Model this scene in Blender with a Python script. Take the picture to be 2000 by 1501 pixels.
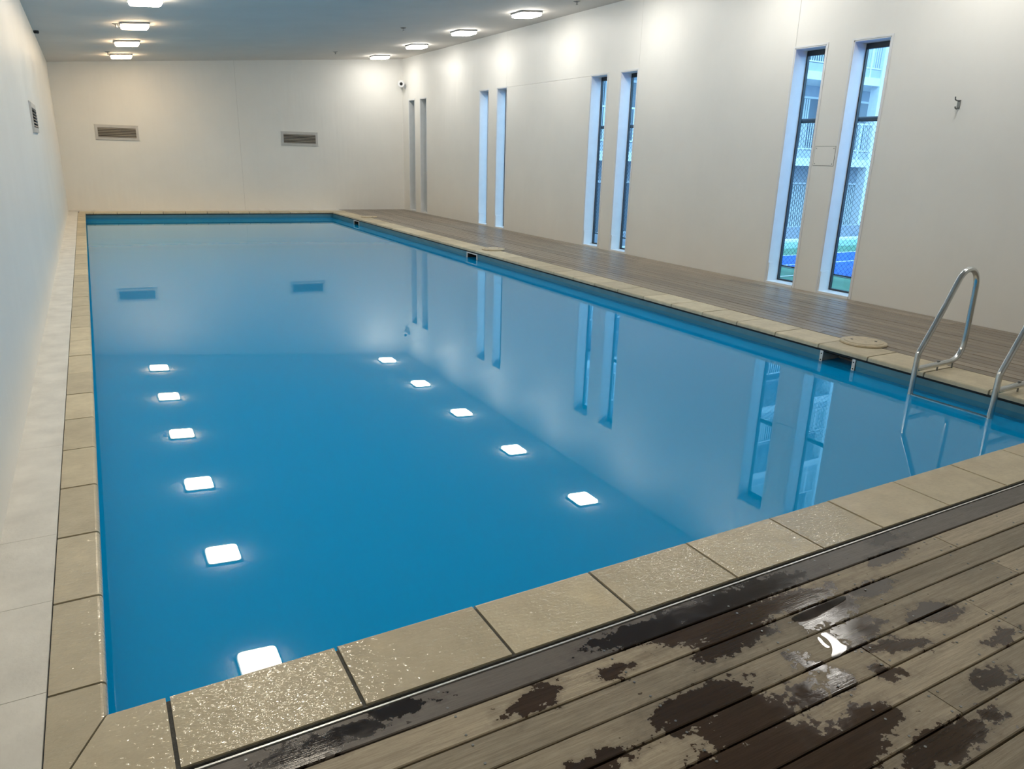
import bpy, math, random
from mathutils import Vector, Matrix
random.seed(7)
R = math.radians
PI = math.pi
for o in list(bpy.data.objects):
    bpy.data.objects.remove(o, do_unlink=True)
scene = bpy.context.scene
COL = scene.collection

# ------------------------------------------------------------------ camera
cam_d = bpy.data.cameras.new('camera')
cam = bpy.data.objects.new('camera', cam_d)
COL.objects.link(cam)
cam_d.sensor_fit = 'HORIZONTAL'
cam_d.sensor_width = 36.0
cam_d.lens = 1427.17 / 2000 * 36.0
cam_d.clip_start = 0.05
cam_d.clip_end = 300
RX = Vector((0.8726409591, -0.4876284184, 0.0267634449))
RY = Vector((-0.1232154479, -0.2728688445, -0.9541281607))
RZ = Vector((0.4725629163, 0.8293136435, -0.2981998842))
m = Matrix.Identity(4)
for i in range(3):
    m[i][0] = RX[i]; m[i][1] = -RY[i]; m[i][2] = -RZ[i]
m[0][3], m[1][3], m[2][3] = 0.13668, -2.03176, 1.54048
cam.matrix_world = m
scene.camera = cam

# ------------------------------------------------------------------ sky, exposure
world = bpy.data.worlds.new('overcast_sky')
scene.world = world
world.use_nodes = True
wn = world.node_tree
bg = wn.nodes['Background']
bg.inputs[0].default_value = (0.42, 0.70, 1.0, 1)
bg.inputs[1].default_value = 1.5
scene.view_settings.view_transform = 'Standard'
scene.view_settings.look = 'None'
scene.view_settings.gamma = 1.0
scene.view_settings.use_curve_mapping = False
scene.view_settings.exposure = 1.45
LAMP_WARM = ((1.0, 0.74, 0.45), 16.5)
LAMP_CREAM = ((1.0, 0.89, 0.72), 17.0)
LAMP_NEUTRAL = ((1.0, 0.96, 0.885), 13.8)

# ------------------------------------------------------------------ key dimensions (metres)
XL, XR = -0.349, 7.975            # inner faces of the long walls
PW = 5.71                         # pool width, coping edge to coping edge
PL, PR = 18.22, 17.655            # pool length along its two long sides (the far end is skewed)
YB, YBR = 19.037, 18.2305         # far wall at its two ends
YF = -4.6                         # wall behind the camera
HL, HR = 3.312, 3.962             # ceiling height at the two long walls
ZW = -0.157                       # water level
XRC = 6.10                        # outer edge of the wide coping
BACK_ANG = math.atan2(YBR - YB, XR - XL)
CEIL_ANG = math.atan2(HR - HL, XR - XL)
def ceil_z(x): return HL + (HR - HL) * (x - XL) / (XR - XL)
def back_y(x): return YB + (YBR - YB) * (x - XL) / (XR - XL)
def edge_y(x): return PL + (PR - PL) * x / PW

# ------------------------------------------------------------------ node helpers
class NT:
    def __init__(self, name):
        self.mat = bpy.data.materials.new(name)
        self.mat.use_nodes = True
        self.t = self.mat.node_tree
        self.t.nodes.clear()
        self.out = self.n('ShaderNodeOutputMaterial')
    def n(self, typ, **kw):
        nd = self.t.nodes.new(typ)
        for k, v in kw.items():
            setattr(nd, k, v)
        return nd
    def link(self, a, b): self.t.links.new(a, b)
    def put(self, sock, v):
        if hasattr(v, 'is_output') or isinstance(v, bpy.types.NodeSocket):
            self.link(v, sock)
        else:
            sock.default_value = v
    def math(self, op, a, b=None, c=None, clamp=False):
        nd = self.n('ShaderNodeMath', operation=op, use_clamp=clamp)
        self.put(nd.inputs[0], a)
        if b is not None: self.put(nd.inputs[1], b)
        if c is not None: self.put(nd.inputs[2], c)
        return nd.outputs[0]
    def vmath(self, op, a, b=None):
        nd = self.n('ShaderNodeVectorMath', operation=op)
        self.put(nd.inputs[0], a)
        if b is not None: self.put(nd.inputs[1], b)
        return nd.outputs[0] if op not in ('LENGTH', 'DISTANCE', 'DOT_PRODUCT') else nd.outputs[1]
    def noise(self, vec, scale, detail=3, rough=0.55, dist=0.0):
        nd = self.n('ShaderNodeTexNoise')
        if vec is not None: self.link(vec, nd.inputs['Vector'])
        nd.inputs['Scale'].default_value = scale
        nd.inputs['Detail'].default_value = detail
        nd.inputs['Roughness'].default_value = rough
        nd.inputs['Distortion'].default_value = dist
        return nd.outputs[0]
    def ramp(self, fac, stops):
        nd = self.n('ShaderNodeValToRGB')
        e = nd.color_ramp.elements
        while len(e) < len(stops): e.new(0.5)
        for el, (p, c) in zip(e, stops):
            el.position = p; el.color = (*c, 1) if len(c) == 3 else c
        self.link(fac, nd.inputs[0])
        return nd.outputs[0]
    def maprange(self, v, a, b, c=0.0, d=1.0, smooth=False):
        nd = self.n('ShaderNodeMapRange', interpolation_type='SMOOTHSTEP' if smooth else 'LINEAR')
        self.put(nd.inputs[0], v)
        for i, x in enumerate((a, b, c, d)): self.put(nd.inputs[i + 1], x)
        return nd.outputs[0]
    def mix(self, fac, a, b):
        nd = self.n('ShaderNodeMix', data_type='RGBA')
        self.put(nd.inputs[0], fac)
        self.put(nd.inputs[6], a if not isinstance(a, tuple) else (*a, 1))
        self.put(nd.inputs[7], b if not isinstance(b, tuple) else (*b, 1))
        return nd.outputs[2]
    def mixf(self, fac, a, b):
        nd = self.n('ShaderNodeMix', data_type='FLOAT')
        self.put(nd.inputs[0], fac); self.put(nd.inputs[2], a); self.put(nd.inputs[3], b)
        return nd.outputs[0]
    def bump(self, height, strength, dist=0.01):
        nd = self.n('ShaderNodeBump')
        self.link(height, nd.inputs['Height'])
        self.put(nd.inputs['Strength'], strength)
        nd.inputs['Distance'].default_value = dist
        return nd.outputs[0]
    def pbsdf(self, color, rough, metal=0.0, normal=None, spec=0.5):
        p = self.n('ShaderNodeBsdfPrincipled')
        self.put(p.inputs['Base Color'], color if not isinstance(color, tuple) else (*color, 1))
        self.put(p.inputs['Roughness'], rough)
        p.inputs['Metallic'].default_value = metal
        p.inputs['Specular IOR Level'].default_value = spec
        if normal is not None: self.link(normal, p.inputs['Normal'])
        return p.outputs[0]
    def done(self, sh):
        self.link(sh, self.out.inputs[0])
        return self.mat
    def coord(self, kind='Object'): return self.n('ShaderNodeTexCoord').outputs[kind]
    def pos(self): return self.n('ShaderNodeNewGeometry').outputs['Position']
    def scale(self, v, s):
        nd = self.n('ShaderNodeMapping'); self.link(v, nd.inputs[0]); nd.inputs['Scale'].default_value = s
        return nd.outputs[0]
    def rnd(self): return self.n('ShaderNodeObjectInfo').outputs['Random']

def plain(name, color, rough=0.5, metal=0.0, spec=0.5, var=0.06, scale=6.0, bump=0.0, bscale=60.0):
    t = NT(name)
    p = t.pos()
    n = t.noise(p, scale, 4)
    lo = tuple(c * (1 - var) for c in color); hi = tuple(min(1, c * (1 + var)) for c in color)
    c = t.ramp(n, [(0.3, lo), (0.7, hi)])
    nm = t.bump(t.noise(p, bscale, 3), bump, 0.01) if bump else None
    return t.done(t.pbsdf(c, rough, metal, nm, spec))

def emitter(name, color, strength):
    t = NT(name)
    e = t.n('ShaderNodeEmission')
    e.inputs[0].default_value = (*color, 1); e.inputs[1].default_value = strength
    return t.done(e.outputs[0])

M = {}
# painted render on the walls: faint mottling, slight trowel relief and satin sheen
def wall_paint(name, color):
    t = NT(name)
    p = t.pos()
    n = t.noise(p, 0.9, 5, 0.6)
    n2 = t.noise(t.scale(p, (7, 7, 0.8)), 1.0, 4, 0.6)
    lo = tuple(c * 0.95 for c in color)
    c = t.ramp(n, [(0.3, lo), (0.7, color)])
    c = t.mix(t.maprange(n2, 0.55, 0.8, 0, 0.10), c, tuple(c * 0.86 for c in color))
    h = t.math('ADD', t.noise(t.scale(p, (3.5, 3.5, 0.5)), 1.0, 2), t.math('MULTIPLY', t.noise(p, 220, 2), 0.04))
    return t.done(t.pbsdf(c, 0.42, 0, t.bump(h, 0.25, 0.05), 0.35))
M['wall'] = wall_paint('wall_paint', (0.88, 0.868, 0.825))
M['ceiling'] = plain('ceiling_paint', (0.70, 0.655, 0.60), 0.75, var=0.03, scale=1.5)
M['white'] = plain('white_gloss_paint', (0.82, 0.83, 0.84), 0.35, var=0.03)
M['dark_frame'] = plain('dark_grey_aluminium', (0.035, 0.04, 0.045), 0.4, var=0.1)
M['black'] = plain('matte_black', (0.008, 0.009, 0.01), 0.6)
M['void'] = plain('dark_cavity', (0.03, 0.028, 0.024), 0.8)
M['grout'] = plain('grey_grout', (0.075, 0.075, 0.068), 0.75, var=0.25, scale=40, bump=0.3)
M['subfloor'] = plain('deck_void', (0.012, 0.010, 0.009), 0.9)
M['concrete'] = plain('ledge_concrete', (0.76, 0.745, 0.70), 0.7, var=0.10, scale=5, bump=0.25, bscale=45)
M['pool_paint'] = plain('pool_paint', (0.035, 0.24, 0.40), 0.45, var=0.06, scale=2)
M['pool_band'] = plain('pool_band_paint', (0.09, 0.25, 0.33), 0.5, var=0.12, scale=5)
M['grey_plastic'] = plain('grey_plastic', (0.45, 0.45, 0.43), 0.5)
M['lamp_base'] = plain('lamp_housing', (0.30, 0.30, 0.30), 0.45)
M['aluminium'] = plain('vent_aluminium', (0.56, 0.55, 0.53), 0.35, 0.0, var=0.05)
M['slat'] = plain('vent_slat', (0.42, 0.39, 0.35), 0.4, 0.2)
M['chrome_dark'] = plain('oxidised_hook_steel', (0.25, 0.26, 0.26), 0.35, 0.9)
M['lid'] = plain('cream_plastic_lid', (0.55, 0.47, 0.33), 0.5, var=0.15, scale=25, bump=0.1)
M['bracket'] = plain('white_bracket', (0.72, 0.74, 0.74), 0.5)
M['edge_metal'] = plain('edge_trim_aluminium', (0.78, 0.78, 0.78), 0.35, 0.6, var=0.1, scale=20)

# stainless tube with dull patches
t = NT('stainless_steel')
p = t.coord()
n = t.noise(p, 5, 2, 0.5)
c = t.ramp(n, [(0.35, (0.60, 0.63, 0.64)), (0.65, (0.68, 0.71, 0.72))])
M['steel'] = t.done(t.pbsdf(c, t.maprange(n, 0.3, 0.7, 0.18, 0.26), 1.0))

# cloudy blue pool water: mirror-like Fresnel surface over a milky blue body
t = NT('pool_water')
fr = t.n('ShaderNodeFresnel'); fr.inputs[0].default_value = 1.48
gl = t.n('ShaderNodeBsdfGlossy'); gl.inputs['Roughness'].default_value = 0.0
gl.inputs[0].default_value = (0.90, 1.0, 0.98, 1)
df = t.n('ShaderNodeBsdfDiffuse'); df.inputs[0].default_value = (0.0, 0.335, 0.76, 1)
tr = t.n('ShaderNodeBsdfTransparent'); tr.inputs[0].default_value = (0.02, 0.45, 0.75, 1)
m1 = t.n('ShaderNodeMixShader'); m1.inputs[0].default_value = 0.985
t.link(tr.outputs[0], m1.inputs[1]); t.link(df.outputs[0], m1.inputs[2])
m2 = t.n('ShaderNodeMixShader')
t.link(fr.outputs[0], m2.inputs[0]); t.link(m1.outputs[0], m2.inputs[1]); t.link(gl.outputs[0], m2.inputs[2])
M['water'] = t.done(m2.outputs[0])

# thin clear film of water
t = NT('water_film')
lw = t.n('ShaderNodeLayerWeight'); lw.inputs[0].default_value = 0.5
sch = t.math('ADD', t.math('MULTIPLY', t.math('POWER', lw.outputs['Facing'], 5.0), 0.95), 0.03)
gl = t.n('ShaderNodeBsdfGlossy'); gl.inputs['Roughness'].default_value = 0.03
tr = t.n('ShaderNodeBsdfTransparent'); tr.inputs[0].default_value = (0.45, 0.42, 0.40, 1)
m2 = t.n('ShaderNodeMixShader')
t.link(sch, m2.inputs[0])
t.link(tr.outputs[0], m2.inputs[1]); t.link(gl.outputs[0], m2.inputs[2])
M['film'] = t.done(m2.outputs[0])

# window glass
t = NT('window_glass')
lw = t.n('ShaderNodeLayerWeight'); lw.inputs[0].default_value = 0.5
sch = t.math('ADD', t.math('MULTIPLY', t.math('POWER', lw.outputs['Facing'], 5.0), 0.95), 0.045)
gl = t.n('ShaderNodeBsdfGlossy'); gl.inputs['Roughness'].default_value = 0.0
tr = t.n('ShaderNodeBsdfTransparent'); tr.inputs[0].default_value = (0.86, 0.95, 0.97, 1)
m2 = t.n('ShaderNodeMixShader')
t.link(sch, m2.inputs[0]); t.link(tr.outputs[0], m2.inputs[1]); t.link(gl.outputs[0], m2.inputs[2])
M['glass'] = t.done(m2.outputs[0])

# coping stone: sandy beige, each tile its own tone, wet film in patches
t = NT('coping_stone')
p = t.pos()
n = t.noise(p, 7, 6, 0.65)
n2 = t.noise(t.scale(p, (1, 3, 1)), 22, 5, 0.7)
c = t.ramp(n, [(0.25, (0.53, 0.455, 0.315)), (0.75, (0.72, 0.635, 0.455))])
c = t.mix(t.maprange(n2, 0.5, 0.8, 0, 0.35), c, (0.37, 0.31, 0.205))
tone = t.maprange(t.rnd(), 0, 1, 0.86, 1.08)
mm = t.n('ShaderNodeMix', data_type='RGBA', blend_type='MULTIPLY'); mm.inputs[0].default_value = 1
t.link(c, mm.inputs[6])
cc = t.n('ShaderNodeCombineColor'); [t.link(tone, cc.inputs[i]) for i in range(3)]
t.link(cc.outputs[0], mm.inputs[7])
sx = t.n('ShaderNodeSeparateXYZ'); t.link(p, sx.inputs[0])
nearw = t.maprange(sx.outputs[1], 0.3, 2.2, 1.0, 0.0, True)
farx = t.maprange(sx.outputs[0], 2.6, 3.6, 1.0, 0.25, True)
wet = t.math('MULTIPLY', t.math('MULTIPLY', nearw, farx), t.maprange(t.noise(p, 3.0, 4), 0.30, 0.44, 0.0, 1.0))
col = t.mix(t.math('MULTIPLY', wet, 0.30), mm.outputs[2], (0.40, 0.34, 0.225))
ripple = t.math('ADD', t.noise(t.scale(p, (1.0, 1.5, 1)), 42, 1, 0.5, 0.6), t.math('MULTIPLY', t.noise(p, 120, 0), 0.18))
pb = t.n('ShaderNodeBsdfPrincipled')
t.link(col, pb.inputs['Base Color'])
pb.inputs['Roughness'].default_value = 0.58
t.link(t.bump(n2, 1.0, 0.0012), pb.inputs['Normal'])
t.link(wet, pb.inputs['Coat Weight'])
pb.inputs['Coat Roughness'].default_value = 0.035
pb.inputs['Coat IOR'].default_value = 1.45
t.link(t.bump(ripple, 1.0, 0.0042), pb.inputs['Coat Normal'])
M['coping'] = t.done(pb.outputs[0])

# deck timber, weathered grey-brown; spilt water makes dark glossy patches
def deck_wood(name, blobs, dry_lo, dry_hi, base_rough, bs=0.35):
    t = NT(name)
    oc = t.coord()
    rn = t.rnd()
    off = t.n('ShaderNodeCombineXYZ'); t.link(t.math('MULTIPLY', rn, 37.0), off.inputs[0]); t.link(t.math('MULTIPLY', rn, 11.0), off.inputs[1])
    v = t.vmath('ADD', oc, off.outputs[0])
    grain = t.noise(t.scale(v, (2.2, 60, 60)), 1.0, 5, 0.65, 0.3)
    fine = t.noise(t.scale(v, (14, 260, 260)), 1.0, 4, 0.7)
    blot = t.noise(t.scale(v, (1.6, 6, 6)), 1.0, 4, 0.6)
    c = t.ramp(grain, [(0.28, dry_lo), (0.72, dry_hi)])
    c = t.mix(t.maprange(fine, 0.45, 0.75, 0, 0.55), c, tuple(x * 0.45 for x in dry_lo))
    c = t.mix(t.maprange(blot, 0.48, 0.78, 0, 0.55), c, tuple(x * 0.62 for x in dry_lo))
    hsv = t.n('ShaderNodeHueSaturation')
    t.link(c, hsv.inputs['Color']); t.link(t.maprange(rn, 0, 1, 0.72, 1.22), hsv.inputs['Value'])
    c = hsv.outputs[0]
    rough = t.maprange(fine, 0.3, 0.7, base_rough - 0.06, base_rough + 0.1)
    hgt = t.math('ADD', t.math('MULTIPLY', fine, 0.6), grain)
    if blobs:
        p = t.pos()
        warp = t.n('ShaderNodeTexNoise'); t.link(p, warp.inputs['Vector'])
        warp.inputs['Scale'].default_value = 14; warp.inputs['Detail'].default_value = 5; warp.inputs['Roughness'].default_value = 0.65
        w = t.vmath('SUBTRACT', warp.outputs['Color'], (0.5, 0.5, 0.5))
        w = t.vmath('MULTIPLY', w, (0.26, 0.13, 0.0))
        pw = t.vmath('ADD', p, w)
        acc = None
        for (bx_, by_, rx_, ry_, ang) in blobs:
            mp = t.n('ShaderNodeMapping', vector_type='TEXTURE')
            mp.inputs['Location'].default_value = (bx_, by_, 0)
            mp.inputs['Rotation'].default_value = (0, 0, R(ang))
            mp.inputs['Scale'].default_value = (rx_, ry_, 1e3)
            t.link(pw, mp.inputs[0])
            d = t.vmath('LENGTH', mp.outputs[0])
            acc = d if acc is None else t.math('MINIMUM', acc, d)
        acc = t.math('ADD', acc, t.math('MULTIPLY', t.math('SUBTRACT', t.noise(t.scale(p, (1.0, 1.4, 1.0)), 24, 5, 0.62), 0.5), 1.5))
        wet = t.maprange(acc, 0.97, 1.03, 1.0, 0.0)
        damp = t.maprange(acc, 1.0, 1.6, 0.35, 0.0)
        spots = t.math('GREATER_THAN', t.noise(t.scale(p, (1, 1.3, 1)), 26, 2, 0.5), 0.71)
        near = t.maprange(acc, 1.0, 2.6, 1.0, 0.0)
        wet = t.math('MAXIMUM', wet, t.math('MULTIPLY', t.math('MULTIPLY', spots, t.math('GREATER_THAN', near, 0.25)), 0.75))
        wmix = t.math('MAXIMUM', wet, damp)
        mul = t.n('ShaderNodeMix', data_type='RGBA', blend_type='MULTIPLY')
        t.link(wmix, mul.inputs[0]); t.link(c, mul.inputs[6]); mul.inputs[7].default_value = (0.135, 0.092, 0.068, 1)
        c = mul.outputs[2]
        depth = t.maprange(acc, 0.45, 0.95, 0.04, 0.16)
        rough = t.mixf(wet, rough, depth)
        bs = t.mixf(wet, bs, 0.06)
    return t.done(t.pbsdf(c, rough, 0, t.bump(hgt, bs, 0.004), 0.5))
BLOBS = [  # x, y, half length, half width, angle: where water lies on the near deck
    (1.10, -0.515, 0.11, 0.045, 12), (1.62, -0.40, 0.24, 0.055, 0), (2.05, -0.40, 0.36, 0.06, 0), (1.95, -0.50, 0.34, 0.06, 0),
    (2.26, -0.52, 0.20, 0.05, 0), (1.86, -0.585, 0.20, 0.05, 6), (2.28, -0.62, 0.16, 0.055, 0), (1.55, -0.77, 0.20, 0.075, 0),
    (1.62, -0.88, 0.17, 0.07, 0), (1.50, -0.99, 0.30, 0.08, 0), (1.86, -0.87, 0.075, 0.05, 0), (2.28, -0.74, 0.12, 0.055, 0),
    (2.30, -0.85, 0.15, 0.035, -20), (1.97, -0.78, 0.035, 0.06, 20), (1.99, -0.89, 0.06, 0.05, 40), (1.72, -1.08, 0.22, 0.08, 0),
    (1.93, -1.04, 0.12, 0.06, 0), (2.05, -1.20, 0.20, 0.05, 0), (2.62, -0.80, 0.13, 0.055, -10), (2.83, -0.475, 0.13, 0.04, 5),
    (2.97, -0.375, 0.09, 0.03, 0), (2.56, -0.60, 0.12, 0.035, 0), (0.50, -0.395, 0.17, 0.05, 0), (0.74, -0.37, 0.10, 0.03, 0),
    (1.14, -0.80, 0.12, 0.035, 0), (2.27, -1.21, 0.05, 0.035, 0), (2.70, -1.00, 0.09, 0.03, 0), (1.40, -0.53, 0.06, 0.03, 0),
    (2.45, -1.10, 0.08, 0.04, 0), (1.75, -0.46, 0.16, 0.05, 0), (2.18, -0.93, 0.07, 0.03, -30)]
M['deck_wet'] = deck_wood('wet_deck_timber', BLOBS, (0.31, 0.258, 0.185), (0.51, 0.44, 0.325), 0.50)
M['deck_edge'] = deck_wood('edge_board_timber', BLOBS, (0.135, 0.118, 0.104), (0.185, 0.165, 0.148), 0.42, 0.12)
M['deck_dry'] = deck_wood('dry_deck_timber', None, (0.20, 0.163, 0.122), (0.36, 0.308, 0.242), 0.34, 0.10)

# outdoors
M['court_green'] = plain('court_green', (0.10, 0.26, 0.17), 0.8)
M['court_teal'] = plain('court_kerb_teal', (0.25, 0.46, 0.40), 0.8)
M['court_blue'] = plain('court_blue', (0.01, 0.12, 0.55), 0.8)
M['court_line'] = plain('court_line_white', (0.75, 0.78, 0.78), 0.7)
M['paving'] = plain('grey_paving', (0.22, 0.25, 0.30), 0.85)
M['facade'] = plain('white_facade', (0.80, 0.83, 0.84), 0.7)
M['facade_grey'] = plain('grey_facade', (0.46, 0.51, 0.56), 0.7)
M['recess'] = plain('balcony_back_wall', (0.42, 0.47, 0.53), 0.8)
M['curtain'] = plain('pale_curtain', (0.66, 0.72, 0.74), 0.85)
M['dark_glass'] = plain('dark_window_glass', (0.14, 0.19, 0.24), 0.15)
M['rail_white'] = plain('railing_white', (0.78, 0.82, 0.84), 0.5)
M['fence_black'] = plain('fence_black', (0.012, 0.014, 0.02), 0.5)

# ------------------------------------------------------------------ geometry helpers
class MB:
    """collects shapes, then links them as one mesh object"""
    def __init__(self):
        self.v = []; self.f = []; self.sm = []
    def add(self, vs, fs, smooth=False):
        b = len(self.v)
        self.v += [tuple(x) for x in vs]
        self.f += [tuple(i + b for i in q) for q in fs]
        self.sm += [smooth] * len(fs)
        return self
    def box(self, x0, x1, y0, y1, z0, z1):
        vs = [(x, y, z) for z in (z0, z1) for y in (y0, y1) for x in (x0, x1)]
        return self.add(vs, [(0, 2, 3, 1), (4, 5, 7, 6), (0, 1, 5, 4), (2, 6, 7, 3), (0, 4, 6, 2), (1, 3, 7, 5)])
    def prism(self, pts, z0, z1):
        """polygon pts (counter-clockwise in xy) extruded in z"""
        n = len(pts)
        vs = [(x, y, z0) for x, y in pts] + [(x, y, z1) for x, y in pts]
        fs = [tuple(range(n - 1, -1, -1)), tuple(range(n, 2 * n))]
        fs += [(i, (i + 1) % n, n + (i + 1) % n, n + i) for i in range(n)]
        return self.add(vs, fs)
    def loft(self, rings, caps=True, smooth=False):
        n = len(rings[0]); vs = [p for r in rings for p in r]; fs = []
        for k in range(len(rings) - 1):
            for i in range(n):
                a, b = k * n + i, k * n + (i + 1) % n
                fs.append((a, b, b + n, a + n))
        self.add(vs, fs, smooth)
        if caps:
            self.add(rings[0], [tuple(range(n - 1, -1, -1))])
            self.add(rings[-1], [tuple(range(n))])
        return self
    def tube(self, path, r, seg=12, caps=True):
        path = [Vector(p) for p in path]; rings = []
        up = None
        for i, p in enumerate(path):
            if i == 0: d = path[1] - p
            elif i == len(path) - 1: d = p - path[i - 1]
            else: d = (path[i + 1] - p).normalized() + (p - path[i - 1]).normalized()
            d.normalize()
            if up is None:
                up = Vector((0, 0, 1)) if abs(d.z) < 0.9 else Vector((0, 1, 0))
            s = d.cross(up).normalized(); u = s.cross(d).normalized(); up = u
            rr = r[i] if isinstance(r, (list, tuple)) else r
            rings.append([tuple(p + s * rr * math.cos(2 * PI * k / seg) + u * rr * math.sin(2 * PI * k / seg)) for k in range(seg)])
        return self.loft(rings, caps, True)
    def lathe(self, prof, cx, cy, seg=24):
        rings = [[(cx + r * math.cos(2 * PI * k / seg), cy + r * math.sin(2 * PI * k / seg), z) for k in range(seg)] for r, z in prof]
        return self.loft(rings, True, False)
    def build(self, name, mat, parent=None, world=True):
        me = bpy.data.meshes.new(name)
        off = wloc(parent) if (parent is not None and world) else Vector((0, 0, 0))
        me.from_pydata([(x - off.x, y - off.y, z - off.z) for x, y, z in self.v], [], self.f)
        me.polygons.foreach_set('use_smooth', self.sm)
        me.materials.append(M[mat] if isinstance(mat, str) else mat)
        me.update()
        o = bpy.data.objects.new(name, me)
        COL.objects.link(o)
        if parent is not None: o.parent = parent
        return o
def wloc(o):
    v = Vector((0, 0, 0))
    while o is not None:
        v += o.location; o = o.parent
    return v
def tag(o, label=None, cat=None, group=None, kind=None):
    if label: o['label'] = label
    if cat: o['category'] = cat
    if group: o['group'] = group
    if kind: o['kind'] = kind
    return o
def thing(name, label, cat, loc=(0, 0, 0), rot=(0, 0, 0), group=None):
    o = bpy.data.objects.new(name, None); COL.objects.link(o)
    o.empty_display_size = 0.1
    o.location = loc; o.rotation_euler = rot
    return tag(o, label, cat, group)
def copy_tree(o, parent=None):
    c = o.copy(); COL.objects.link(c)
    if parent is not None: c.parent = parent
    for ch in list(o.children): copy_tree(ch, c)
    return c
def struct(o): return tag(o, kind='structure')
def rrect(hx, hy, r, seg=3):
    pts = []
    for cx, cy, a0 in ((hx - r, hy - r, 0), (-hx + r, hy - r, 90), (-hx + r, -hy + r, 180), (hx - r, -hy + r, 270)):
        for k in range(seg + 1):
            a = R(a0 + 90 * k / seg)
            pts.append((cx + r * math.cos(a), cy + r * math.sin(a)))
    return pts

# ------------------------------------------------------------------ room shell
T = 0.25
b = MB()
vs = [(XL, YF, 0), (XL, YB, 0), (XL, YB, HL), (XL, YF, HL)]
wl = MB().box(XL - T, XL, YF - T, YB + 0.3, -1.7, HL + 0.1).build('wall_left', 'wall'); struct(wl)
# far wall: two panels with a fine open joint between them
SEAM_X = 3.68
def back_panel(x0, x1):
    c0, c1 = (x0, back_y(x0)), (x1, back_y(x1))
    n = Vector((-(YBR - YB), XR - XL)).normalized() * T
    ps = [c0, c1, (c1[0] + n.x, c1[1] + n.y), (c0[0] + n.x, c0[1] + n.y)]
    n_ = 4
    vs = [(x, y, -1.7) for x, y in ps] + [(x, y, ceil_z(x) + 0.05) for x, y in ps]
    fs = [(3, 2, 1, 0), (4, 5, 6, 7)] + [(i, (i + 1) % 4, 4 + (i + 1) % 4, 4 + i) for i in range(4)]
    return vs, fs
nb = Vector((-(YBR - YB), XR - XL)).normalized()
core = MB()
x0, x1 = XL - 0.3, XR + 0.3
ps = [(x0 + nb.x * .02, back_y(x0) + nb.y * .02), (x1 + nb.x * .02, back_y(x1) + nb.y * .02), (x1 + nb.x * T, back_y(x1) + nb.y * T), (x0 + nb.x * T, back_y(x0) + nb.y * T)]
wb = core.prism(ps, -1.7, 4.1).build('wall_back', 'grout'); struct(wb)
for x0, x1 in ((XL, SEAM_X - 0.0015), (SEAM_X + 0.0015, XR)):
    q = [(x0, back_y(x0)), (x1, back_y(x1)), (x1 + nb.x * .02, back_y(x1) + nb.y * .02), (x0 + nb.x * .02, back_y(x0) + nb.y * .02)]
    vs = [(x, y, -0.05) for x, y in q] + [(x, y, ceil_z(x) + 0.03) for x, y in q]
    fs = [(3, 2, 1, 0), (4, 5, 6, 7)] + [(i, (i + 1) % 4, 4 + (i + 1) % 4, 4 + i) for i in range(4)]
    MB().add(vs, fs).build('wall_panel', 'wall', wb)
wf = MB().box(XL - T, XR + 0.35, YF - T, YF, -0.3, 4.1).build('wall_front', 'wall'); struct(wf)
b = MB()
x0, x1 = XL - T, XR + 0.35
vs = [(x, y, ceil_z(x) + dz) for dz in (0, 0.2) for y in (YF - T, 19.4) for x in (x0, x1)]
b.add(vs, [(0, 2, 3, 1), (4, 5, 7, 6), (0, 1, 5, 4), (2, 6, 7, 3), (0, 4, 6, 2), (1, 3, 7, 5)])
struct(b.build('ceiling', 'ceiling'))

# window wall: core with openings, lined with panels whose joints show here and there
WIN = [(17.37, 17.78), (16.57, 16.99), (13.10, 13.53), (12.28, 12.71), (8.77, 9.24), (7.965, 8.40), (4.42, 4.88), (3.58, 4.05)]
WT = 2.90
XO = XR + 0.25
edges = sorted(WIN)
core = MB()
prev = YF - T
for y0, y1 in edges:
    core.box(XR + 0.02, XO, prev, y0, -0.3, WT)
    core.box(XR + 0.02, XO, y0, y1, -0.3, 0.0)
    prev = y1
core.box(XR + 0.02, XO, prev, 18.5, -0.3, WT)
core.box(XR + 0.02, XO, YF - T, 18.5, WT, 4.15)
wr = core.build('wall_right', 'facade_grey'); struct(wr)
prev = YF
g = 0.0018
def rpanel(y0, y1, z0, z1): MB().box(XR, XR + 0.02, y0, y1, z0, z1).build('wall_panel', 'wall', wr)
for i, (y0, y1) in enumerate(edges):
    seam = abs(y0 - 12.28) < 0.01          # open joint above the panel between the second and third pairs
    rpanel(prev, y0, -0.05, WT - (2 * g if seam else 0))
    prev = y1
rpanel(prev, back_y(XR), -0.05, WT)
ucuts = [YF, 4.885, 7.95, 12.3, 18.24]
for a, c in zip(ucuts[:-1], ucuts[1:]):
    rpanel(a + (g if a > 0 else 0), c - (g if c < 18 else 0), WT, 3.99)

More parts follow.
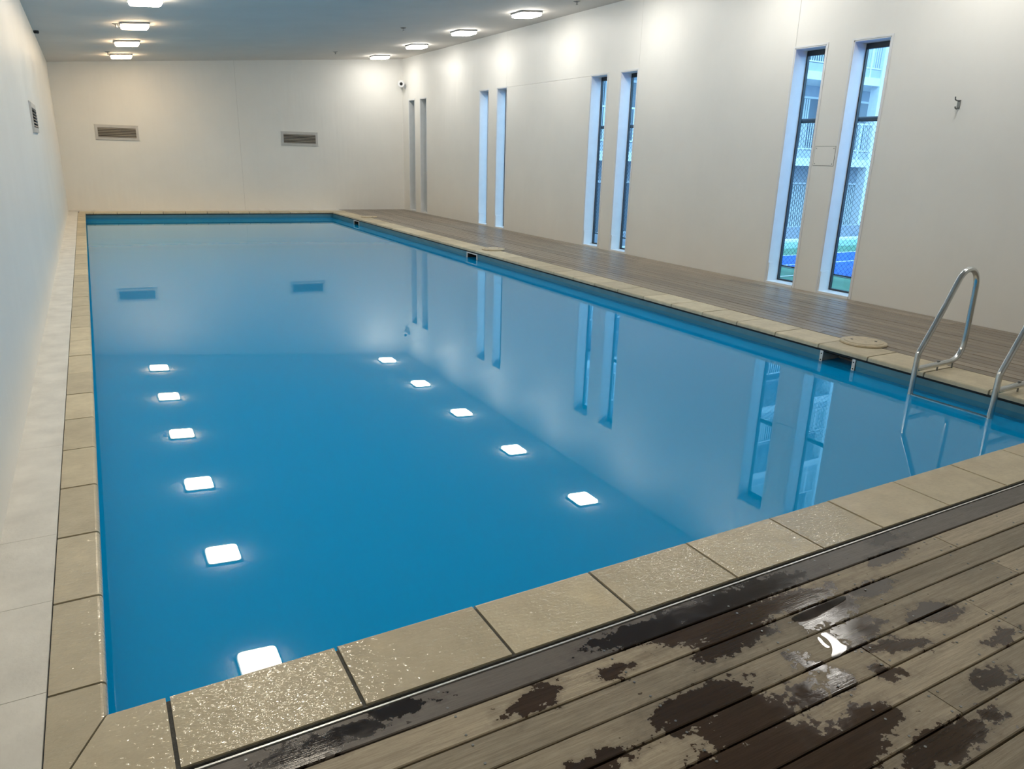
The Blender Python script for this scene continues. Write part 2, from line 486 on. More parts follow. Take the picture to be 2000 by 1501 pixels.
# ------------------------------------------------------------------ windows
for i, (y0, y1) in enumerate(WIN):
    w = MB()
    e = 0.012
    # white lining of the reveal
    w.box(XR - 0.002, XR + 0.25, y1 - e, y1, 0.0, WT).box(XR - 0.002, XR + 0.25, y0, y0 + e, 0.0, WT)
    w.box(XR - 0.002, XR + 0.25, y0, y1, WT - e, WT)
    wo = struct(w.build('window_%d' % (i + 1), 'white'))
    c = MB()                                # thin bead round the opening on the room side
    bw = 0.022
    c.box(XR - 0.007, XR, y0 - bw, y0, 0, WT + bw).box(XR - 0.007, XR, y1, y1 + bw, 0, WT + bw).box(XR - 0.007, XR, y0, y1, WT, WT + bw)
    c.build('casing', 'white', wo)
    MB().box(XR - 0.012, XR + 0.26, y0 + e, y1 - e, 0.0, 0.03).build('sill', 'white', wo)
    MB().box(XR + 0.004, XR + 0.155, y1 - e - 0.012, y1 - e, 0.03, 0.27).build('skirting_block', 'white', wo)
    fx0, fx1 = XR + 0.205, XR + 0.245
    f = MB()
    s = 0.014
    f.box(fx0, fx1, y0 + e, y0 + e + s, 0.03, WT - e).box(fx0, fx1, y1 - e - s, y1 - e, 0.03, WT - e)
    f.box(fx0, fx1, y0 + e + s, y1 - e - s, WT - e - 0.06, WT - e).box(fx0, fx1, y0 + e + s, y1 - e - s, 0.03, 0.05)
    f.build('window_frame', 'dark_frame', wo)
    MB().box(XR + 0.232, XR + 0.238, y0 + e + s, y1 - e - s, 0.05, WT - e - 0.06).build('pane', 'glass', wo)

# ------------------------------------------------------------------ pool
pool = thing('swimming_pool', 'long indoor swimming pool with blue painted walls and beige stone coping', 'pool', (0, 0, -1.5))
OV = 0.03                              # coping overhang
def ring(x0, x1, y0, dy, z):            # pool outline at height z, far end skewed
    return [(x0, y0, z), (x1, y0, z), (x1, edge_y(x1) + dy, z), (x0, edge_y(x0) + dy, z)]
b = MB()
top = ring(-OV, PW + OV, -OV, OV, -0.052); mid = ring(-OV, PW + OV, -OV, OV, -0.115); bot = ring(-OV, PW + OV, -OV, OV, -1.45)
# skimmer mouths are cut out of the right-hand wall
SK = [(1.815, 2.165), (9.125, 9.475), (15.50, 15.85)]
SZ0, SZ1 = -0.24, -0.068
def side(bm, x, z0, z1, ya, yb):
    bm.add([(x, ya, z0), (x, yb, z0), (x, yb, z1), (x, ya, z1)], [(0, 1, 2, 3)])
basin = MB()
basin.add(bot, [(0, 1, 2, 3)])
def quad(bm, a, c, z0, z1): bm.add([(a[0], a[1], z0), (c[0], c[1], z0), (c[0], c[1], z1), (a[0], a[1], z1)], [(0, 1, 2, 3)])
band = MB()
P0, P1, P2, P3 = bot
for a, c in ((P1, P0), (P0, P3), (P3, P2)):
    quad(basin, a, c, -1.45, -0.115); quad(band, a, c, -0.115, -0.045)
prev = P1[1]
for s0, s1 in SK + [(P2[1], P2[1])]:
    quad(basin, (P2[0], s0), (P1[0], prev), -1.45, -0.115) if s0 > prev else None
    quad(band, (P2[0], s0), (P1[0], prev), -0.115, -0.045)
    if s1 > s0:
        quad(basin, (P2[0], s1), (P2[0], s0), -1.45, SZ0)
        quad(band, (P2[0], s1), (P2[0], s0), SZ1, -0.045)
    prev = s1
basin.build('basin', 'pool_paint', pool)
tag(band.build('wall_band', 'pool_band', pool), 'paler blue band under the coping')
# thin black strip round the pool walls right under the coping
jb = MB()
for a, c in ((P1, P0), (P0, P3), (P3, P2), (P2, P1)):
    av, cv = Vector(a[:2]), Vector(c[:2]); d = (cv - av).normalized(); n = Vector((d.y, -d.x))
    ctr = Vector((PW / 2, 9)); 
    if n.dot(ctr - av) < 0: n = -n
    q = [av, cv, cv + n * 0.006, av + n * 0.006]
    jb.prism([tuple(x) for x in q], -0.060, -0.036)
jb.build('black_strip', 'black', pool)
# grout bed under the tiles
gb = MB()
gz0, gz1 = -0.045, -0.007
gb.box(-0.152, -0.022, -0.31, 18.23, gz0, gz1).box(-0.022, 6.10, -0.31, -0.022, gz0, gz1).box(PW + 0.022, XRC, -0.022, 17.62, gz0, gz1)
gb.prism([(-0.022, edge_y(0) + 0.024), (6.1, edge_y(6.1) + 0.024), (6.1, edge_y(6.1) + 0.39), (-0.152, edge_y(-0.15) + 0.39)], gz0, gz1)
gb.build('grout_bed', 'grout', pool)
# bullnosed coping tiles
def tile_profile(w, h=0.036, r=0.016):
    """profile across a tile: u=0 is the pool-side nose"""
    pts = [(w, -h), (w, 0.0)]
    for k in range(5):
        a = R(90 + 22.5 * k)
        pts.append((r + r * math.cos(a), -r + r * math.sin(a)))
    pts.append((0.0, -h))
    return pts
def tile(pa, pb, out, w, cut_a=0.0, cut_b=0.0, dz=0.0):
    """tile between nose points pa and pb; out = unit vector away from the pool; cuts skew the ends"""
    pa, pb, out = Vector(pa), Vector(pb), Vector(out)
    d = (pb - pa).normalized()
    prof = tile_profile(w)
    ra, rb = [], []
    for u, z in prof:
        a = pa + out * u + d * (u * cut_a); c = pb + out * u + d * (u * cut_b)
        ra.append((a.x, a.y, z + dz)); rb.append((c.x, c.y, z + dz))
    b = MB()
    b.loft([ra, rb], True, False)
    o = b.build('coping_tile', 'coping', pool)
    # keep face winding outward whatever the direction of travel
    return o
J = 0.006
def jit(): return random.uniform(-0.0012, 0.0012)
# side by the camera
xs = [0.155 + 0.5 * k for k in range(6)] + [3.053 + 0.5 * k for k in range(7)]
xs = [0.0] + [x for x in xs if x < 5.6] + [PW]
for i in range(len(xs) - 1):
    a, c = xs[i], xs[i + 1]
    tile((a + (J if i else 0.004), 0), (c - (J if i < len(xs) - 2 else 0), 0), (0, -1), 0.305, -0.5 if i == 0 else 0.0, 0.0 if i < len(xs) - 2 else 1.0, jit())
# narrow side along the plain wall
ys = [0.0] + [0.1466 + 0.5151 * k for k in range(36)]
ys = [y for y in ys if y < PL - 0.15] + [PL]
for i in range(len(ys) - 1):
    a, c = ys[i], ys[i + 1]
    tile((0, a + (J if i else 0.004)), (0, c - J), (-1, 0), 0.150, -2.0 if i == 0 else 0.0, 0.0, jit())
# wide side by the timber deck
ys = [0.0, 0.19, 0.69, 1.19] + [1.69 + 0.4965 * k for k in range(40)]
ys = [y for y in ys if y < PR - 0.15] + [PR]
for i in range(len(ys) - 1):
    a, c = ys[i], ys[i + 1]
    tile((PW, a + (J if i else 0)), (PW, c - J), (1, 0), 0.388, -0.8 if i == 0 else 0.0, 0.0, jit())
# skewed far side
ed = Vector((PW, PR - PL)).normalized(); en = Vector((-ed.y, ed.x))
tl = Vector((PW, PR - PL)).length
us = [-0.15, 0.16] + [0.16 + 0.5 * k for k in range(1, 12)]
us = [u for u in us if u < tl - 0.1] + [tl + 0.385]
for i in range(len(us) - 1):
    a, c = us[i] + (J if i else 0), us[i + 1] - J
    pa = Vector((0, PL)) + ed * a; pb = Vector((0, PL)) + ed * c
    tile(tuple(pa), tuple(pb), tuple(en), 0.39, 0, 0, jit())
# skimmer boxes set into the wall
for i, (s0, s1) in enumerate(SK):
    X = PW + OV
    k = MB()
    k.box(X, X + 0.26, s0, s1, SZ0 - 0.01, SZ0).box(X, X + 0.26, s0 - 0.01, s0, SZ0, SZ1).box(X, X + 0.26, s1, s1 + 0.01, SZ0, SZ1)
    k.box(X, X + 0.26, s0, s1, SZ1, SZ1 + 0.01).box(X + 0.25, X + 0.26, s0, s1, SZ0, SZ1)
    sk = k.build('skimmer_box', 'void' if i else 'grey_plastic', pool)
    if i == 0:                          # bare fixing straps, the face plate is missing
        for y in (s0 - 0.004, s1 - 0.022):
            MB().box(X - 0.008, X - 0.001, y, y + 0.030, -0.23, -0.058).build('fixing_strap', 'bracket', sk)
            for z in (-0.085, -0.142): MB().tube([(X - 0.0095, y + 0.015, z), (X - 0.007, y + 0.015, z)], 0.0065, 8).build('screw_hole', 'black', sk)
    else:                               # square face frame
        fr = MB(); q = 0.03
        fr.box(X - 0.012, X + 0.002, s0 - q, s0, SZ0 - q, SZ1 + 0.006).box(X - 0.012, X + 0.002, s1, s1 + q, SZ0 - q, SZ1 + 0.006)
        fr.box(X - 0.012, X + 0.002, s0, s1, SZ1 - 0.012, SZ1 + 0.006).box(X - 0.012, X + 0.002, s0, s1, SZ0 - q, SZ0)
        fr.build('skimmer_frame', 'bracket', sk)
# return inlet low on the wall near the ladder
b = MB()
b.tube([(PW + OV - 0.014, 0.20, -0.33), (PW + OV, 0.20, -0.33)], 0.045, 16)
b.build('return_inlet', 'grey_plastic', pool)

wt = MB()
wt.add(ring(-OV + 0.001, PW + OV - 0.001, -OV + 0.001, OV - 0.001, ZW), [(0, 1, 2, 3)])
for s0, s1 in SK: wt.add([(PW + OV, s0, ZW), (PW + OV + 0.25, s0, ZW), (PW + OV + 0.25, s1, ZW), (PW + OV, s1, ZW)], [(0, 1, 2, 3)])
tag(wt.build('pool_water', 'water'), 'still cloudy blue water filling the swimming pool', 'water')

# ------------------------------------------------------------------ floors around the pool
fl = MB()
fl.box(XL, XR + 0.02, YF, -0.31, -0.30, -0.034)
fl.box(XRC + 0.0, XR + 0.02, -0.31, 18.3, -0.30, -0.034)
floor = struct(fl.build('floor', 'subfloor'))
def board(length, width, x, y, along_y, mat, parent):
    h, ch = 0.030, 0.003
    w = width / 2
    prof = [(-w, -h), (w, -h), (w, -ch), (w - ch, 0), (-w + ch, 0), (-w, -ch)]
    L = length / 2
    b = MB()
    b.loft([[(-L, u, z) for u, z in prof], [(L, u, z) for u, z in prof]], True)
    o = b.build('deck_board', mat, parent, world=False)
    o.location = (x, y, random.uniform(-0.0012, 0.0012))
    if along_y: o.rotation_euler = (0, 0, PI / 2)
    return o
PITCH, GAP = 0.1171, 0.006
DX0, DX1 = XL + 0.004, XR - 0.004
ROWJ = {0: [], 1: [3.182], 2: [4.6], 3: [3.20, 0.4], 4: [2.21, 2.81], 5: [2.81, 0.9], 6: [2.207, 4.9], 7: [3.9], 8: [3.2, 0.5]}
SCREW = MB()
def screw(x, y):
    r = 0.0042
    SCREW.prism([(x + r * math.cos(PI * k / 3), y + r * math.sin(PI * k / 3)) for k in range(6)], 0.0005, 0.0022)
JOIST = [0.867 + 0.555 * k for k in range(-2, 13)]
for r_ in range(18):
    yc = -0.336 - PITCH * (r_ + 0.5)
    js = ROWJ.get(r_)
    if js is None: js = [random.uniform(1, 3.2), random.uniform(4.2, 6.5)]
    js = [DX0] + sorted(js) + [DX1]
    for a, c in zip(js[:-1], js[1:]):
        board(c - a - 0.004, PITCH - GAP, (a + c) / 2, yc, False, 'deck_edge' if r_ == 0 else 'deck_wet', floor)
    if r_ < 10:
        for jx in JOIST:
            if jx > XR - 0.1 or jx < XL + 0.1: continue
            for s in (-0.036, 0.036): screw(jx + random.uniform(-0.004, 0.004), yc + s + random.uniform(-0.003, 0.003))
        for jx in js[1:-1]:
            for dx in (-0.022, 0.022):
                for s in (-0.036, 0.036): screw(jx + dx, yc + s)
sc = SCREW.build('screw_heads', 'chrome_dark', floor); tag(sc, 'small steel screw heads in the deck boards', kind='stuff')
rest = MB()                              # boards behind the camera
y = -0.336 - PITCH * 18
while y - PITCH > YF:
    rest.box(DX0, DX1, y - PITCH + GAP, y, -0.03, 0); y -= PITCH
tag(rest.build('rear_deck_boards', 'deck_wet', floor), kind='stuff')
NB = 16
pw = (XR - XRC - 0.008) / NB
for k in range(NB):
    xc = XRC + 0.006 + pw * (k + 0.5)
    y0, yend = -0.332, back_y(xc) - 0.006
    cuts = [y0]
    y = y0 + random.uniform(1.6, 4.6)
    while y < yend - 1.0:
        cuts.append(y); y += random.uniform(3.6, 5.2)
    cuts.append(yend)
    for a, c in zip(cuts[:-1], cuts[1:]):
        board(c - a - 0.004, pw - 0.011, xc, (a + c) / 2, True, 'deck_dry', floor)
# aluminium angle on the edge of the deck towards the pool
MB().box(XL + 0.2, XRC, -0.336, -0.330, -0.03, 0.0028).build('edge_strip', 'edge_metal', floor)
# pale concrete ledges
lg = MB().box(XL, -0.156, -0.34, 18.9, -0.3, -0.012)
ledge = struct(lg.build('trim_1', 'grout'))
cuts = [-0.34, 0.17, 0.69, 1.22, 2.3, 3.6, 4.9, 6.4, 8.0, 10.0, 12.0, 14.0, 16.4, 18.55]
for a, c in zip(cuts[:-1], cuts[1:]):
    MB().box(XL, -0.1545, a + 0.0012, c - 0.0012, -0.012, 0.001).build('ledge_slab', 'concrete', ledge)
q = [(XL, edge_y(XL) + 0.395), (XRC, edge_y(XRC) + 0.395), (XRC, back_y(XRC)), (XL, back_y(XL))]
struct(MB().prism(q, -0.3, 0.0).build('trim_2', 'concrete'))

# spilt puddles on the near boards
def puddle(label, pts):
    cx = sum(p[0] for p in pts) / len(pts); cy = sum(p[1] for p in pts) / len(pts)
    # smooth the outline
    for _ in range(2):
        q = []
        for a, c in zip(pts, pts[1:] + pts[:1]):
            q.append((a[0] * .75 + c[0] * .25, a[1] * .75 + c[1] * .25)); q.append((a[0] * .25 + c[0] * .75, a[1] * .25 + c[1] * .75))
        pts = q
    area = sum(a[0] * c[1] - c[0] * a[1] for a, c in zip(pts, pts[1:] + pts[:1]))
    if area < 0: pts = pts[::-1]
    o = MB().prism([(x - cx, y - cy) for x, y in pts], 0.0, 0.0008).build('water_puddle', 'film')
    o.location = (cx, cy, 0.0014)
    tag(o, label, 'puddle', 'puddles on the deck')
puddle('bright forked puddle mirroring a lamp on the dark wet deck boards', [(2.140, -0.695), (2.186, -0.706), (2.172, -0.742), (2.162, -0.765), (2.165, -0.782), (2.19, -0.797), (2.133, -0.799), (2.092, -0.811), (2.066, -0.801), (2.108, -0.778), (2.134, -0.749), (2.143, -0.722)])
puddle('thin crescent puddle right beside the bright forked one', [(2.117, -0.705), (2.127, -0.71), (2.113, -0.741), (2.115, -0.764), (2.097, -0.762), (2.101, -0.736)])
puddle('long narrow puddle lying along a gap between wet deck boards', [(2.10, -0.590), (2.214, -0.580), (2.422, -0.578), (2.42, -0.60), (2.31, -0.612), (2.168, -0.63)])

# ------------------------------------------------------------------ ceiling lights
def ceiling_light(mat, label):
    o = thing('ceiling_light', label, 'ceiling light')
    base = MB().prism(rrect(0.215, 0.215, 0.05), -0.030, 0.0)
    base.build('housing', 'lamp_base', o, False)
    d = MB()
    d.loft([[(x, y, -0.030) for x, y in rrect(0.200, 0.200, 0.05)], [(x, y, -0.062) for x, y in rrect(0.200, 0.200, 0.05)], [(x, y, -0.074) for x, y in rrect(0.185, 0.185, 0.045)]][::-1], True)
    d.build('diffuser', mat, o, False)
    return o
mw = emitter('warm_diffuser', *LAMP_WARM); mn = emitter('neutral_diffuser', *LAMP_NEUTRAL); mc = emitter('cream_diffuser', *LAMP_CREAM)
ordinal = ['first', 'second', 'third', 'fourth', 'fifth', 'sixth', 'seventh', 'eighth']
for x in (1.112, 7.031):
    proto = None; last = None
    for i in range(8):
        y = 17.35 - 2.475 * i
        if x < 3:
            mat, tone, side_ = (mw, 'warm yellowish', 'plain-wall row') if i < 3 else (mc, 'cream', 'plain-wall row')
        else:
            mat, tone, side_ = mn, 'white', 'window-wall row'
        lab = 'square %s ceiling light, %s from the far wall in the %s' % (tone, ordinal[i], side_)
        if proto is None or mat is not last:
            o = proto = ceiling_light(mat, lab); last = mat
        else:
            o = copy_tree(proto); o['label'] = lab
        o['group'] = 'square lights on the ceiling'
        o.location = (x, y, ceil_z(x)); o.rotation_euler = (0, -CEIL_ANG, 0)

# ------------------------------------------------------------------ sprinklers, sensor, security camera
def sprinkler(label, x, y):
    o = thing('sprinkler', label, 'sprinkler', (x, y, ceil_z(x)), (0, -CEIL_ANG, 0), 'sprinklers on the ceiling')
    MB().lathe([(0.055, 0.0), (0.055, -0.006), (0.03, -0.016)][::-1], 0, 0, 16).build('escutcheon', 'chrome_dark', o, False)
    MB().lathe([(0.010, -0.016), (0.010, -0.045), (0.016, -0.05)][::-1], 0, 0, 10).build('head', 'chrome_dark', o, False)
    MB().lathe([(0.022, -0.050), (0.022, -0.054)][::-1], 0, 0, 12).build('deflector', 'chrome_dark', o, False)
sprinkler('small sprinkler beside the third warm light from the far wall', 0.845, 12.44)
sprinkler('small sprinkler beside the first warm light by the far wall', 0.838, 16.78)
sprinkler('small sprinkler on open ceiling beside the first cool light by the far wall', 5.625, 16.48)
sprinkler('small sprinkler on open ceiling beside the third cool light from the far wall', 5.662, 12.16)
sprinkler('small sprinkler close to the top of the window wall', 7.25, 8.72)
o = thing('motion_sensor', 'small dark ring-shaped sensor where ceiling meets the windowless wall', 'sensor', (XL + 0.045, 13.5, ceil_z(XL + 0.045)))
MB().lathe([(0.04, 0.003), (0.04, -0.03), (0.03, -0.045)][::-1], 0, 0, 16).build('housing', 'black', o, False)
MB().lathe([(0.022, -0.045), (0.022, -0.052)][::-1], 0, 0, 12).build('lens', 'grey_plastic', o, False)

o = thing('security_camera', 'white bullet security camera in the corner high on the walls', 'camera', (XR, 18.05, 3.28))
MB().tube([(XR, 18.05, 3.26), (XR - 0.02, 18.05, 3.26)], 0.055, 16).build('wall_plate', 'white', o)
MB().tube([(XR - 0.02, 18.05, 3.26), (XR - 0.07, 18.03, 3.275), (XR - 0.11, 18.0, 3.31)], 0.022, 10).build('bracket', 'white', o)
A = Vector((XR - 0.115, 18.03, 3.325)); D_ = Vector((-0.40, -1.0, -0.14)).normalized()
MB().tube([A - D_ * 0.07, A - D_ * 0.06, A + D_ * 0.10, A + D_ * 0.115], [0.07, 0.085, 0.092, 0.085], 18).build('body', 'white', o)
MB().tube([A + D_ * 0.112, A + D_ * 0.120], 0.040, 16).build('lens', 'black', o)

# ------------------------------------------------------------------ air vents
def air_vent(label, w, h, loc, rz):
    o = thing('air_vent', label, 'vent', loc, (0, 0, rz), 'air vents on the walls')
    f = 0.055; d = 0.022
    fr = MB()
    fr.box(-w / 2, w / 2, -d, 0, 0, f).box(-w / 2, w / 2, -d, 0, h - f, h).box(-w / 2, -w / 2 + f, -d, 0, f, h - f).box(w / 2 - f, w / 2, -d, 0, f, h - f)
    fr.box(-w / 2 - 0.012, w / 2 + 0.012, -0.008, 0, -0.012, 0).box(-w / 2 - 0.012, w / 2 + 0.012, -0.008, 0, h, h + 0.012)
    fr.build('frame', 'aluminium', o, False)
    MB().box(-w / 2 + f, w / 2 - f, -0.003, 0, f, h - f).build('backing', 'void', o, False)
    n = 6; st = (h - 2 * f) / n; first = None
    for k in range(n):
        if first is None:
            s = MB(); a = R(38); L = w / 2 - f; cd, cz = math.cos(a) * 0.016, math.sin(a) * 0.016; th = 0.0022
            s.loft([[(x, -cd, -cz - th), (x, cd, cz - th), (x, cd, cz + th), (x, -cd, -cz + th)] for x in (-L, L)])
            first = sl = s.build('slat', 'slat', o, False)
        else:
            sl = first.copy(); COL.objects.link(sl); sl.parent = o
        sl.location = (0, -0.0185, f + st * (k + 0.5))
ca = math.cos(BACK_ANG)
for lab, x in (('slatted air vent on the far wall lit by the warm lamps', 0.905), ('slatted air vent on the far wall nearer the window wall', 5.17)):
    air_vent(lab, 0.93, 0.33, (x, back_y(x), 1.655), BACK_ANG)
air_vent('slatted air vent on the long windowless wall', 1.05, 0.33, (XL, 9.1, 1.66), PI / 2)

# ------------------------------------------------------------------ small fittings on the window wall
o = thing('wall_hook', 'small double metal hook screwed to the window wall above the ladder', 'hook', (XR, 2.698, 2.12))
MB().box(XR - 0.006, XR, 2.682, 2.714, 2.120, 2.205).build('plate', 'chrome_dark', o)
MB().tube([(XR - 0.004, 2.698, 2.195), (XR - 0.05, 2.698, 2.198), (XR - 0.075, 2.698, 2.205), (XR - 0.082, 2.698, 2.232)], 0.0065, 8).build('upper_prong', 'chrome_dark', o)
MB().tube([(XR - 0.004, 2.698, 2.130), (XR - 0.03, 2.698, 2.118), (XR - 0.05, 2.698, 2.124), (XR - 0.056, 2.698, 2.140)], 0.0065, 8).build('lower_prong', 'chrome_dark', o)
o = thing('access_panel', 'flat square access panel screwed to the wall between two windows', 'panel', (XR, 4.23, 1.528))
MB().box(XR - 0.003, XR, 4.085, 4.375, 1.530, 1.750).build('cover', 'wall', o)
s = None
for y, z in ((4.105, 1.55), (4.355, 1.55), (4.105, 1.73), (4.355, 1.73)):
    if s is None:
        s = MB().tube([(0, 0, 0), (-0.0025, 0, 0)], 0.006, 8).build('screw', 'chrome_dark', o, False); k = s
    else:
        k = s.copy(); COL.objects.link(k); k.parent = o
    k.location = (-0.003, y - 4.23, z - 1.528)
fr = MB()
for y0, y1, z0, z1 in ((4.081, 4.379, 1.526, 1.530), (4.081, 4.379, 1.750, 1.754), (4.081, 4.085, 1.53, 1.75), (4.375, 4.379, 1.53, 1.75)):
    fr.box(XR - 0.0008, XR, y0, y1, z0, z1)
fr.build('shadow_gap', 'grout', o)

# ------------------------------------------------------------------ skimmer lids
for lab, x, y in (('round cream skimmer lid beside the ladder', 6.12, 2.03), ('round cream skimmer lid over the middle skimmer on the deck edge', 6.06, 9.14), ('round cream skimmer lid at the far end of the deck edge', 6.10, 15.80)):
    o = thing('skimmer_lid', lab, 'lid', (x, y, 0.002), (0, 0, 0), 'skimmer lids along the deck edge')
    MB().lathe([(0.195, 0.0), (0.200, 0.006), (0.196, 0.016), (0.186, 0.019)], 0, 0, 32).build('rim', 'lid', o, False)
    MB().lathe([(0.170, 0.019), (0.165, 0.025), (0.02, 0.026)], 0, 0, 32).build('cover', 'lid', o, False)
    a0 = R(-50)
    for s in (-1, 1):
        h = MB().lathe([(0.012, 0.0258), (0.012, 0.0272)], s * 0.10 * math.cos(a0), s * 0.10 * math.sin(a0), 10)
        h.build('finger_hole', 'black', o, False)

# ------------------------------------------------------------------ ladder
lad = thing('pool_ladder', 'stainless steel pool ladder with two looped handrails on the coping', 'ladder', (5.9, 0.88, 0.0))
def smooth(pts, n=6):
    """Catmull-Rom through pts"""
    P = [Vector(p) for p in pts]; out = []
    for i in range(len(P) - 1):
        p0 = P[max(i - 1, 0)]; p1 = P[i]; p2 = P[i + 1]; p3 = P[min(i + 2, len(P) - 1)]
        for k in range(n):
            u = k / n
            out.append(0.5 * ((2 * p1) + (p2 - p0) * u + (2 * p0 - 5 * p1 + 4 * p2 - p3) * u * u + (3 * p1 - p0 - 3 * p2 + p3) * u ** 3))
    out.append(P[-1])
    return [tuple(p) for p in out]
RR = 0.0215
for y in (1.18, 0.575):
    loop = [(5.70, 0.375), (5.80, 0.535), (5.885, 0.68), (5.925, 0.745), (5.975, 0.785), (6.04, 0.797), (6.10, 0.775), (6.14, 0.73), (6.158, 0.67),
            (6.163, 0.58), (6.166, 0.45), (6.168, 0.32), (6.165, 0.20), (6.150, 0.140), (6.115, 0.095), (6.06, 0.066), (5.99, 0.056), (5.85, 0.052), (5.70, 0.048), (5.60, 0.046), (5.575, 0.046)]
    path = [(5.565, y, -1.05), (5.565, y, 0.162), (5.569, y, 0.174), (5.578, y, 0.187)] + smooth([(x, y, z) for x, z in loop], 5)
    MB().tube(path, RR, 14).build('handrail', 'steel', lad)
    # fixing bolts holding the base tube to the coping
    for bx_ in (5.86, 6.06):
        b = MB().tube([(bx_, y, -0.004), (bx_, y, 0.062)], 0.007, 8).tube([(bx_, y, 0.070), (bx_, y, 0.082)], 0.012, 6)
        b.build('bolt', 'chrome_dark', lad)
for z in (-0.152, -0.42, -0.69):
    b = MB().box(5.548, 5.582, 0.592, 1.163, z - 0.025, z)
    b.build('tread', 'steel', lad)

# ------------------------------------------------------------------ outside: court, fence, apartment block
YC, XC = 7.0, 9.6
ground = MB().box(XO, 60, -30, 7.75, -0.25, -0.02)
struct(ground.build('court_surround', 'court_green'))
court = thing('sports_court', 'bright blue outdoor sports court with white lines outside the windows', 'court', (20, -6, -0.02))
MB().box(XC, 34, -25, YC, -0.02, -0.014).build('playing_surface', 'court_blue', court)
for (x0, x1, y0, y1) in ((XC - 0.05, 34, YC - 0.05, YC), (XC - 0.05, XC, -25, YC - 0.05), (XC, 34, 6.05, 6.10), (XO, XC - 0.05, 5.22, 5.27), (21.5, 21.55, -25, 6.05)):
    MB().box(x0, x1, y0, y1, -0.0138, -0.011).build('court_line', 'court_line', court)
struct(MB().box(XO, 60, 7.75, 8.5, -0.25, -0.012).build('kerb_strip', 'court_teal'))
struct(MB().box(XO, 60, 8.5, 8.72, -0.25, 0.03).build('kerb', 'court_line'))
struct(MB().box(XO, 60, 8.72, 11.2, -0.25, -0.01).build('pavement', 'paving'))
struct(MB().box(XO, 60, 11.1, 11.2, -1.6, 0.0).build('retaining_edge', 'facade_grey'))
struct(MB().box(XO, 60, 11.2, 22, -1.6, -1.3).build('lower_yard', 'paving'))

FX = 9.2
fen = thing('chain_link_fence', 'tall black chain link fence running just outside the windows', 'fence', (FX, 4, -0.02))
FY0, FY1, FH = -6.0, 11.0, 2.15
for k in range(7):
    y = FY0 + (FY1 - FY0) * k / 6
    MB().tube([(FX, y, -0.02), (FX, y, FH)], 0.03, 10).build('post', 'fence_black', fen)
MB().tube([(FX, FY0, FH - 0.02), (FX, FY1, FH - 0.02)], 0.032, 10).build('top_rail', 'fence_black', fen)
MB().tube([(FX, FY0, 0.06), (FX, FY1, 0.06)], 0.012, 8).build('bottom_wire', 'fence_black', fen)
wm = MB(); s = 0.072; r = 0.0021; H = FH - 0.06
n = int((FY1 - FY0 + H) / s)
for k in range(n):
    for sg, dx in ((1, 0.002), (-1, -0.002)):
        ya = FY0 - H + k * s if sg > 0 else FY0 + k * s
        yb = ya + H * sg
        za, zb = 0.05, 0.05 + H
        lo, hi = (ya, yb) if sg > 0 else (yb, ya)
        # clip to the fence length
        def clip(y): return za + (y - ya) * sg
        y0c, y1c = max(lo, FY0), min(hi, FY1)
        if y1c - y0c < 0.01: continue
        a = Vector((FX + dx, y0c, clip(y0c))); c = Vector((FX + dx, y1c, clip(y1c)))
        d = (c - a).normalized(); u = Vector((1, 0, 0)); v = d.cross(u)
        rg = [[tuple(p + u * r * math.cos(q) + v * r * math.sin(q)) for q in (0, PI * 2 / 3, PI * 4 / 3)] for p in (a, c)]
        wm.loft(rg, False)
tag(wm.build('wire_mesh', 'fence_black', fen), kind='stuff')

YA = 16.3
apt = thing('apartment_building', 'white apartment building with railed balconies beyond the court', 'building', (24, YA + 1.5, -1.3))
BX0, BX1 = 8.6, 42.0
SB = [1.485 + 2.8 * k for k in range(5)]
MB().box(BX0, BX1, YA + 1.5, YA + 1.75, -1.3, SB[-1] + 3.2).build('rear_wall', 'recess', apt)
MB().box(XO + 0.02, BX0, YA, YA + 3, -1.3, SB[-1] + 3.2).build('end_wall', 'facade_grey', apt)
MB().box(BX0, BX1, YA - 0.2, YA + 1.8, SB[-1] + 2.8, SB[-1] + 3.1).build('roof_slab', 'facade', apt)
proto_up = None
for z in SB:
    MB().box(BX0, BX1, YA, YA + 1.5, z, z + 0.26).build('floor_slab', 'facade', apt)
    MB().box(BX0, BX1, YA + 0.03, YA + 0.15, z + 0.26, z + 0.52).build('upstand', 'facade_grey', apt)
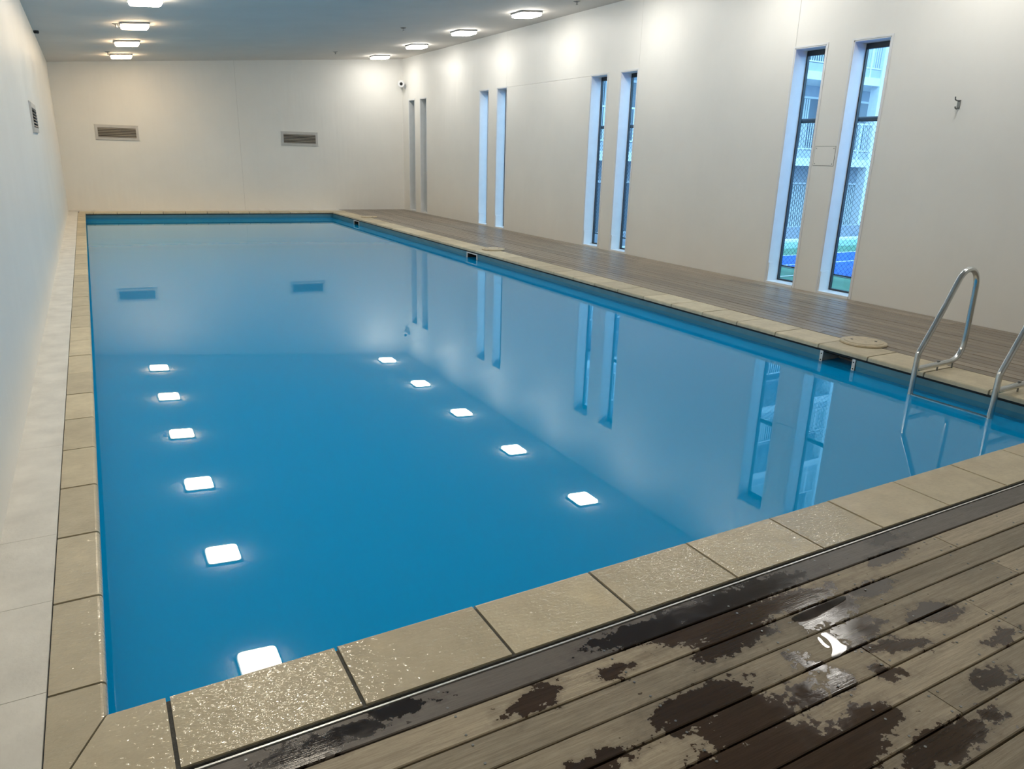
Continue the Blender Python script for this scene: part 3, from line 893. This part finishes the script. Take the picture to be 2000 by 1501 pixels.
bays = [BX0 + 0.2, 13.0, 17.2, 21.4, 25.6, 29.8, 34.0, 38.2, BX1 - 0.2]
for x in bays:
    MB().box(x - 0.11, x + 0.11, YA - 0.02, YA + 0.33, -1.3, SB[-1] + 2.8).build('column', 'facade', apt)
for fl_, z in enumerate(SB):
    base = z + 0.52
    for x0, x1 in zip(bays[:-1], bays[1:]):
        rl = MB()
        rl.box(x0 + 0.11, x1 - 0.11, YA + 0.05, YA + 0.10, base + 0.03, base + 0.07).box(x0 + 0.11, x1 - 0.11, YA + 0.04, YA + 0.11, base + 0.95, base + 1.0)
        x = x0 + 0.2
        while x < x1 - 0.15:
            rl.box(x, x + 0.022, YA + 0.065, YA + 0.085, base + 0.07, base + 0.95); x += 0.11
        xm = (x0 + x1) / 2 + 1.4
        rl.box(xm - 0.03, xm + 0.03, YA + 0.02, YA + 0.09, z + 0.2, base + 1.0)
        rl.build('railing', 'rail_white', apt)
for fl_, z in enumerate([-1.3 - 0.26] + SB):
    fz = z + 0.26
    for bi, (x0, x1) in enumerate(zip(bays[:-1], bays[1:])):
        d0, d1 = x0 + 0.75, x0 + 2.9
        fr = MB()
        yy = YA + 1.5
        fr.box(d0, d0 + 0.07, yy - 0.05, yy, fz, fz + 2.1).box(d1 - 0.07, d1, yy - 0.05, yy, fz, fz + 2.1).box(d0, d1, yy - 0.05, yy, fz + 2.1, fz + 2.17).box((d0 + d1) / 2 - 0.03, (d0 + d1) / 2 + 0.03, yy - 0.05, yy, fz, fz + 2.1)
        dr = fr.build('balcony_door', 'rail_white', apt)
        MB().box(d0 + 0.07, d1 - 0.07, yy - 0.02, yy - 0.01, fz, fz + 2.1).build('pane', 'dark_glass', dr)
        if (bi + fl_) % 4 != 1:
            cu = MB(); x = d0 + 0.1; xe = d0 + (2.05 if (bi + fl_) % 2 else 1.5)
            while x < xe:
                cu.box(x, x + 0.07, yy - 0.045, yy - 0.022, fz + 0.03, fz + 2.08); x += 0.115
            cu.build('curtain', 'curtain', dr)
